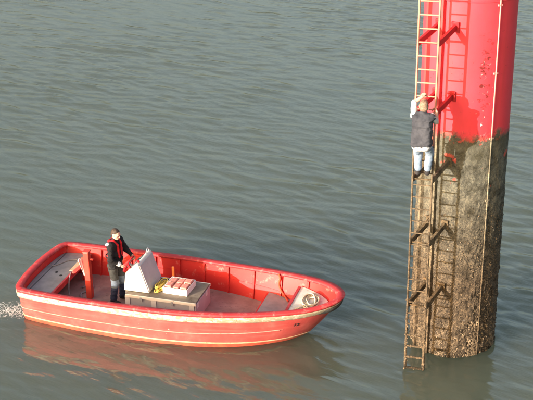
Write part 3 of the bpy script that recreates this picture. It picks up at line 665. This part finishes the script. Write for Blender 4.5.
# ---------------------------------------------------------------- people: bodies as one blended surface
def sdf_eval(prims, P):
    ds = []
    for pr in prims:
        if pr[0] == 'c':
            a, ra, b, rb = np.array(pr[1]), pr[2], np.array(pr[3]), pr[4]; d = b - a; L = max(1e-12, d @ d)
            t = np.clip(((P - a) @ d) / L, 0, 1); q = P - a - t[..., None] * d; ds.append(np.sqrt((q * q).sum(-1)) - (ra + (rb - ra) * t))
        else:
            c, r, Rm = np.array(pr[1]), np.array(pr[2]), pr[3]; q = P - c
            if Rm is not None: q = q @ Rm
            k = np.sqrt(((q / r) ** 2).sum(-1)); k2 = np.sqrt(((q / r ** 2) ** 2).sum(-1)); ds.append(k * (k - 1) / np.maximum(k2, 1e-6))
    return ds
def sdf_mesh(prims, h, k=0.02):
    lo = np.full(3, 9.); hi = np.full(3, -9.); bb = []
    for pr in prims:
        if pr[0] == 'c': r = max(pr[2], pr[4]); l = np.minimum(pr[1], pr[3]) - r; u = np.maximum(pr[1], pr[3]) + r
        else: r = max(pr[2]); l = np.array(pr[1]) - r; u = np.array(pr[1]) + r
        bb.append((l - 0.05, u + 0.05)); lo = np.minimum(lo, l); hi = np.maximum(hi, u)
    lo -= 4 * h; n = np.ceil((hi - lo) / h).astype(int) + 5; D = np.full(n, 10.0)
    for pr, (l, u) in zip(prims, bb):
        i0 = np.maximum(0, ((l - lo) / h).astype(int)); i1 = np.minimum(n, ((u - lo) / h).astype(int) + 2)
        g = np.stack(np.meshgrid(*[lo[a] + h * np.arange(i0[a], i1[a]) for a in range(3)], indexing='ij'), -1)
        d = sdf_eval([pr], g)[0]; sl = tuple(slice(i0[a], i1[a]) for a in range(3)); E = D[sl]
        kk = pr[5] if pr[0] == 'c' and len(pr) > 5 and pr[5] is not None else k
        w = np.clip(0.5 + 0.5 * (E - d) / kk, 0, 1); D[sl] = E * (1 - w) + d * w - kk * w * (1 - w)
    S = D < 0; c = [S[i:S.shape[0] - 1 + i, j:S.shape[1] - 1 + j, l:S.shape[2] - 1 + l] for i in (0, 1) for j in (0, 1) for l in (0, 1)]
    sm = sum(x.astype(np.int8) for x in c); act = (sm > 0) & (sm < 8); idx = np.argwhere(act); vid = np.full(act.shape, -1, int); vid[tuple(idx.T)] = np.arange(len(idx))
    acc = np.zeros((len(idx), 3)); cnt = np.zeros(len(idx))
    cor = [np.array((i, j, l)) for i in (0, 1) for j in (0, 1) for l in (0, 1)]
    for a in range(8):
        for b in range(a + 1, 8):
            if abs(cor[a] - cor[b]).sum() != 1: continue
            da = D[tuple((idx + cor[a]).T)]; db = D[tuple((idx + cor[b]).T)]; m = (da < 0) != (db < 0)
            t = np.where(m, da / np.where(m, da - db, 1), 0); p = cor[a] + t[:, None] * (cor[b] - cor[a]); acc[m] += p[m]; cnt[m] += 1
    V = lo + h * (idx + acc / cnt[:, None]); F = []
    for ax in range(3):
        s0 = [slice(None)] * 3; s1 = [slice(None)] * 3; s0[ax] = slice(0, -1); s1[ax] = slice(1, None)
        e = np.argwhere(S[tuple(s0)] != S[tuple(s1)]); u, v = (ax + 1) % 3, (ax + 2) % 3
        du = np.zeros(3, int); du[u] = 1; dv = np.zeros(3, int); dv[v] = 1
        q = np.stack([vid[tuple((e - du - dv).T)], vid[tuple((e - dv).T)], vid[tuple(e.T)], vid[tuple((e - du).T)]], 1)
        flip = ~S[tuple(e.T)]; q[flip] = q[flip][:, ::-1]; F.append(q)
    return V, np.concatenate(F)
def blob(name, prims, h, parent, mats, k=0.02, ids=None, wrinkle=0.0, zmat=None, seed=0):
    V, F = sdf_mesh(prims, h, k)
    fm = None
    if ids is not None:
        d = np.stack(sdf_eval(prims, V), 0); best = np.array(ids)[d.argmin(0)]; fm = best[F[:, 0]]
    if zmat is not None: fm = np.array([zmat(V[f].mean(0)) for f in F])
    if wrinkle:
        W = np.empty_like(V)
        for i, p in enumerate(V):
            q = Vector((p[0] * 9 + seed, p[1] * 9, p[2] * 15)); W[i] = noise.noise_vector(q) * wrinkle + noise.noise_vector(q * 2.3) * wrinkle * 0.5
        V = V + W
    return mesh(name, V, F, None, parent, True, mats=mats, fm=fm)
def v3(*a): return np.array(a, float)
def unit(a): return a / np.linalg.norm(a)
def rot(v, ax, a): ax = unit(ax); return v * math.cos(a) + np.cross(ax, v) * math.sin(a) + ax * (ax @ v) * (1 - math.cos(a))
def hand(w, d, n, side, curl=(0.5, 0.6, 0.5), sc=1.0):
    """palm, four unequal fingers, thumb from the palm's side. d wrist->knuckles, n palm normal, side +1/-1 picks the thumb side"""
    d = unit(d); n = unit(n - d * (n @ d)); s = np.cross(d, n) * side; P = []; ax = np.cross(d, n)
    for i, (L1, L2, L3, kb) in enumerate([(.040, .025, .020, .088), (.045, .029, .022, .092), (.041, .027, .021, .088), (.033, .020, .018, .080)]):
        o = (0.030 - 0.0205 * i) * sc
        kn = w + d * kb * sc + s * o; P.append(('c', w + d * .015 * sc + s * o * .6, .015 * sc, kn, .0115 * sc, .012))
        p = kn; dd = d
        for L, cu, r0_, r1_ in ((L1, curl[0], .0102, .0092), (L2, curl[1], .0092, .0084), (L3, curl[2], .0084, .0070)):
            dd = rot(dd, ax, cu * (1 + .06 * i)); q = p + dd * L * sc; P.append(('c', p, r0_ * sc, q, r1_ * sc, .004)); p = q
    t0 = w + d * .022 * sc + s * .024 * sc + n * .006; t1 = t0 + unit(d * .62 + s * .62 + n * .45) * .042 * sc; t2 = t1 + unit(d * .85 + s * .1 + n * .55) * .032 * sc; t3 = t2 + unit(d * .75 - s * .15 + n * .7) * .024 * sc
    P += [('c', t0, .014 * sc, t1, .0115 * sc, .01), ('c', t1, .0112 * sc, t2, .0100 * sc, .004), ('c', t2, .0100 * sc, t3, .0082 * sc, .004)]
    return P
def head(c, yaw, pitch, rollh=0.0):
    """head prims in a frame facing +x; returns prims, ids and the frame"""
    Rm = np.array(Matrix.Rotation(yaw, 3, 'Z') @ Matrix.Rotation(pitch, 3, 'Y') @ Matrix.Rotation(rollh, 3, 'X'))
    T = lambda *p: c + Rm @ v3(*p)
    P = [('e', T(-.008, 0, .022), v3(.098, .078, .094), Rm), ('e', T(.022, 0, -.035), v3(.070, .058, .082), Rm), ('c', T(.070, 0, -.082), .020, T(.060, 0, -.092), .022),
         ('c', T(.088, 0, .012), .010, T(.108, 0, -.026), .0135), ('c', T(.082, -.034, .026), .010, T(.082, .034, .026), .010),
         ('c', T(.088, -.016, -.056), .0075, T(.088, .016, -.056), .0075),
         ('e', T(.086, .030, .008), v3(.007, .012, .006), Rm), ('e', T(.086, -.030, .008), v3(.007, .012, .006), Rm),
         ('e', T(-.004, .078, -.004), v3(.020, .009, .031), Rm), ('e', T(-.004, -.078, -.004), v3(.020, .009, .031), Rm),
         ('c', T(.050, .040, -.02), .030, T(.050, -.040, -.02), .030)]
    ids = [0, 0, 0, 0, 0, 1, 2, 2, 0, 0, 0]
    return P, ids, T, Rm
def add_skin(P, ids, more, i=0): P += more; ids += [i] * len(more)
def C(a, ra, b, rb, k=None): return ('c', np.array(a, float), ra, np.array(b, float), rb, k)

# --- boatman: standing at the wheel, facing the bow (+x)
def boatman():
    root = inboat('person', (1.80, 0.02, DZ), 'standing man in black jacket and red life jacket steering at the console', 'person', rz=math.radians(-6))
    hp = {s: v3(-.01, .095 * s, .92) for s in (-1, 1)}
    kn = {-1: v3(.045, -.115, .50), 1: v3(.075, .125, .50)}; an = {-1: v3(-.02, -.125, .085), 1: v3(.05, .14, .085)}
    shd = {s: v3(.035, .182 * s, 1.415) for s in (-1, 1)}
    el = {-1: v3(.055, -.265, 1.135), 1: v3(.13, .275, 1.16)}
    wr = {-1: v3(.215, -.135, .985), 1: v3(.300, .215, 1.075)}
    hc = v3(.075, 0, 1.625)
    P, ids, T, Rm = head(hc, math.radians(-6), math.radians(17))
    B = [C((.03, 0, 1.40), .060, (.058, 0, 1.56), .056), C((.03, -.10, 1.36), .095, (.03, .10, 1.36), .095), C((.02, -.07, 1.18), .095, (.02, .07, 1.18), .095), C((0, -.07, .98), .105, (0, .07, .98), .105),
         C((.02, 0, 1.15), .11, (0, 0, 1.0), .11)]
    for s in (-1, 1):
        B += [C(hp[s], .085, kn[s], .058), C(kn[s], .056, an[s], .040), C(an[s] + v3(-.02, 0, -.035), .040, an[s] + v3(.15, .02 * s, -.05), .032), C((.03, .13 * s, 1.41), .06, shd[s], .058), C(shd[s], .052, el[s], .040), C(el[s], .040, wr[s], .028)]
        B += hand(wr[s], (wc_l(s) - wr[s]), v3(.35, -s * .55, -.6), -s, (0.75, 0.95, 0.7))
    add_skin(P, ids, B)
    blob('body', P, .0062, root, [M['skin'], M['lip'], M['eye']], k=.022, ids=ids)
    # hair
    H = [('e', T(-.020, 0, .038), v3(.098, .084, .090), Rm), ('e', T(-.050, 0, .000), v3(.062, .080, .075), Rm)]
    blob('hair', H, .007, root, [M['hair_d']], k=.015, wrinkle=.004)
    # clothing
    J = [C((.03, -.11, 1.375), .112, (.03, .11, 1.375), .112), C((.035, -.085, 1.20), .120, (.035, .085, 1.20), .120), C((.015, -.085, 1.02), .125, (.015, .085, 1.02), .125), C((.0, -.09, .90), .118, (.0, .09, .90), .118), C((.03, 0, 1.44), .085, (.045, 0, 1.50), .072)]
    for s in (-1, 1):
        w = wr[s] + (el[s] - wr[s]) * .10
        J += [C((.03, .13 * s, 1.415), .075, shd[s], .078), C(shd[s], .076, el[s], .062), C(el[s], .062, w, .046)]
    blob('jacket', J, .010, root, [M['jacket']], k=.03, wrinkle=.012)
    T_ = [C((.0, -.07, .92), .118, (.0, .07, .92), .118)]
    for s in (-1, 1): T_ += [C(hp[s], .108, kn[s], .082), C(kn[s], .080, an[s] + v3(0, 0, .04), .070)]
    blob('trousers', T_, .010, root, [M['olive'], M['knee'], M['navy']], k=.025, wrinkle=.012, zmat=lambda c: 0 if c[2] > .60 else (1 if c[2] > .41 else 2), seed=3)
    for s in (-1, 1):
        a = an[s]; blob('boot', [C(a + v3(0, 0, .10), .060, a + v3(-.01, 0, -.015), .055), C(a + v3(-.03, 0, -.035), .050, a + v3(.14, .02 * s, -.045), .040)], .009, root, [M['boots']], k=.03)
    # life jacket: two lobes joined behind the neck
    L = [C((-.06, -.075, 1.47), .028, (-.06, .075, 1.47), .028)]
    for s in (-1, 1): L += [C((-.06, .075 * s, 1.47), .028, (.05, .090 * s, 1.495), .030), C((.05, .090 * s, 1.495), .030, (.138, .070 * s, 1.40), .028), C((.138, .070 * s, 1.40), .028, (.152, .055 * s, 1.12), .027)]
    lj = blob('life_jacket', L, .009, root, [M['red_web']], k=.02, wrinkle=.006)
    blob('belt', [C((.168 * math.cos(a), .215 * math.sin(a), 1.13), .014, (.168 * math.cos(a + .35), .215 * math.sin(a + .35), 1.13), .014) for a in np.arange(0, 6.28, .35)], .008, lj, [M['jacket']], k=.005)
    for s in (-1, 1): blob('shoulder_patch', [('e', v3(-.012, .215 * s, 1.462), v3(.050, .055, .030), None)], .007, root, [M['reflect']])
    blob('cuff', [C(wr[-1] + (el[-1] - wr[-1]) * .12, .049, wr[-1] + (el[-1] - wr[-1]) * .30, .053)], .007, root, [M['reflect']])
def wc_l(s):
    """where on the wheel rim each hand closes, in the boatman's frame"""
    a = {-1: 4.4, 1: 1.2}[s]
    p = BM @ (wc + (wu * math.cos(a) + wv * math.sin(a)) * 0.19)
    Mi = (Matrix.Translation(BM @ Vector((1.80, 0.02, DZ))) @ Matrix.Rotation(BANG + math.radians(-6), 4, 'Z')).inverted()
    q = Mi @ p; return np.array(q)
boatman()

# --- climber: clinging to the ladder, seen from behind. local +x into the ladder, +y left, z = 0 at the rung under the feet
FZ = RUNG0 + RSP * 17
def climber():
    root = tag(empty('person', LC + Vector((0, 0, FZ)), LA + math.pi / 2), 'man in grey vest and pale jeans clinging to the ladder', 'person')
    G1 = RSP * 6                                               # rung gripped by the left hand
    hp = {s: v3(-.30, .085 * s, .69) for s in (-1, 1)}
    kn = {1: v3(-.045, .095, .42), -1: v3(-.045, -.135, .44)}; an = {1: v3(-.115, .070, .105), -1: v3(-.095, -.100, .105)}
    shd = {s: v3(-.27, .155 * s, 1.185) for s in (-1, 1)}
    el = {1: v3(-.140, .185, 1.385), -1: v3(-.140, -.225, 1.05)}
    wr = {1: v3(-.085, .060, 1.475), -1: v3(-.080, -.215, 1.215)}
    hc = v3(-.205, 0.0, 1.355)
    P, ids, T, Rm = head(hc, math.radians(8), math.radians(4))
    B = [C((-.27, 0, 1.17), .060, (-.225, 0, 1.30), .056), C((-.275, -.075, 1.13), .085, (-.275, .075, 1.13), .085), C((-.30, -.06, .95), .085, (-.30, .06, .95), .085), C((-.31, -.06, .76), .095, (-.31, .06, .76), .095)]
    for s in (-1, 1):
        B += [C(hp[s], .085, kn[s], .055), C(kn[s], .053, an[s], .038), C(an[s] + v3(-.02, 0, -.045), .036, an[s] + v3(.15, 0, -.055), .030), C((-.27, .11 * s, 1.18), .055, shd[s], .052), C(shd[s], .052, el[s], .040), C(el[s], .040, wr[s], .027)]
    B += hand(wr[1], v3(.075, -.03, .045), v3(.25, .0, -1), -1, (0.9, 1.05, 0.8))
    B += hand(wr[-1], v3(.085, .035, .03), v3(.15, 1, 0), -1, (0.8, 1.0, 0.8))
    add_skin(P, ids, B)
    blob('body', P, .0062, root, [M['skin'], M['lip'], M['eye']], k=.022, ids=ids)
    H = [('e', T(-.022, 0, .030), v3(.096, .084, .088), Rm), ('e', T(-.055, 0, -.015), v3(.058, .078, .080), Rm), C(T(.055, -.03, .095), .020, T(.055, .03, .095), .020)]
    blob('hair', H, .007, root, [M['hair_b']], k=.015, wrinkle=.005)
    S = [C((-.285, -.08, 1.14), .096, (-.285, .08, 1.14), .096), C((-.31, -.065, .80), .100, (-.31, .065, .80), .100), C((-.30, -.065, .95), .098, (-.30, .065, .95), .098), C((-.31, -.068, .655), .112, (-.31, .068, .655), .112)]
    for s, f in ((1, .95), (-1, .75)): S += [C((-.27, .11 * s, 1.185), .062, shd[s], .062), C(shd[s], .062, shd[s] + (el[s] - shd[s]) * f, .056)]
    blob('shirt', S, .010, root, [M['shirt']], k=.03, wrinkle=.010)
    Wv = [C((-.285, -.085, 1.145), .108, (-.285, .085, 1.145), .108), C((-.30, -.075, 1.03), .112, (-.30, .075, 1.03), .112), C((-.305, -.068, .92), .116, (-.305, .068, .92), .116), C((-.315, -.070, .82), .120, (-.315, .070, .82), .120), C((-.32, -.074, .72), .124, (-.32, .074, .72), .124), C((-.27, 0, 1.20), .078, (-.26, 0, 1.235), .070)]
    for s in (-1, 1): Wv += [C((-.28, .09 * s, 1.19), .072, shd[s] + v3(0, -.005 * s, .0), .072)]
    blob('vest', Wv, .010, root, [M['vest']], k=.03, wrinkle=.014, seed=5)
    T_ = [C((-.31, -.06, .68), .106, (-.31, .06, .68), .106)]
    for s in (-1, 1): T_ += [C(hp[s], .096, kn[s] + v3(-.03, -.01 * s, 0), .078), C(kn[s] + v3(-.03, -.01 * s, 0), .076, an[s] + v3(-.01, 0, .04), .064)]
    blob('jeans', T_, .009, root, [M['jeans']], k=.025, wrinkle=.010, seed=9)
    for s in (-1, 1):
        a = an[s]; blob('shoe', [C(a + v3(0, 0, .01), .046, a + v3(-.02, 0, -.035), .046), C(a + v3(-.03, 0, -.050), .042, a + v3(.15, 0, -.058), .034)], .008, root, [M['shoe']], k=.03)
climber()
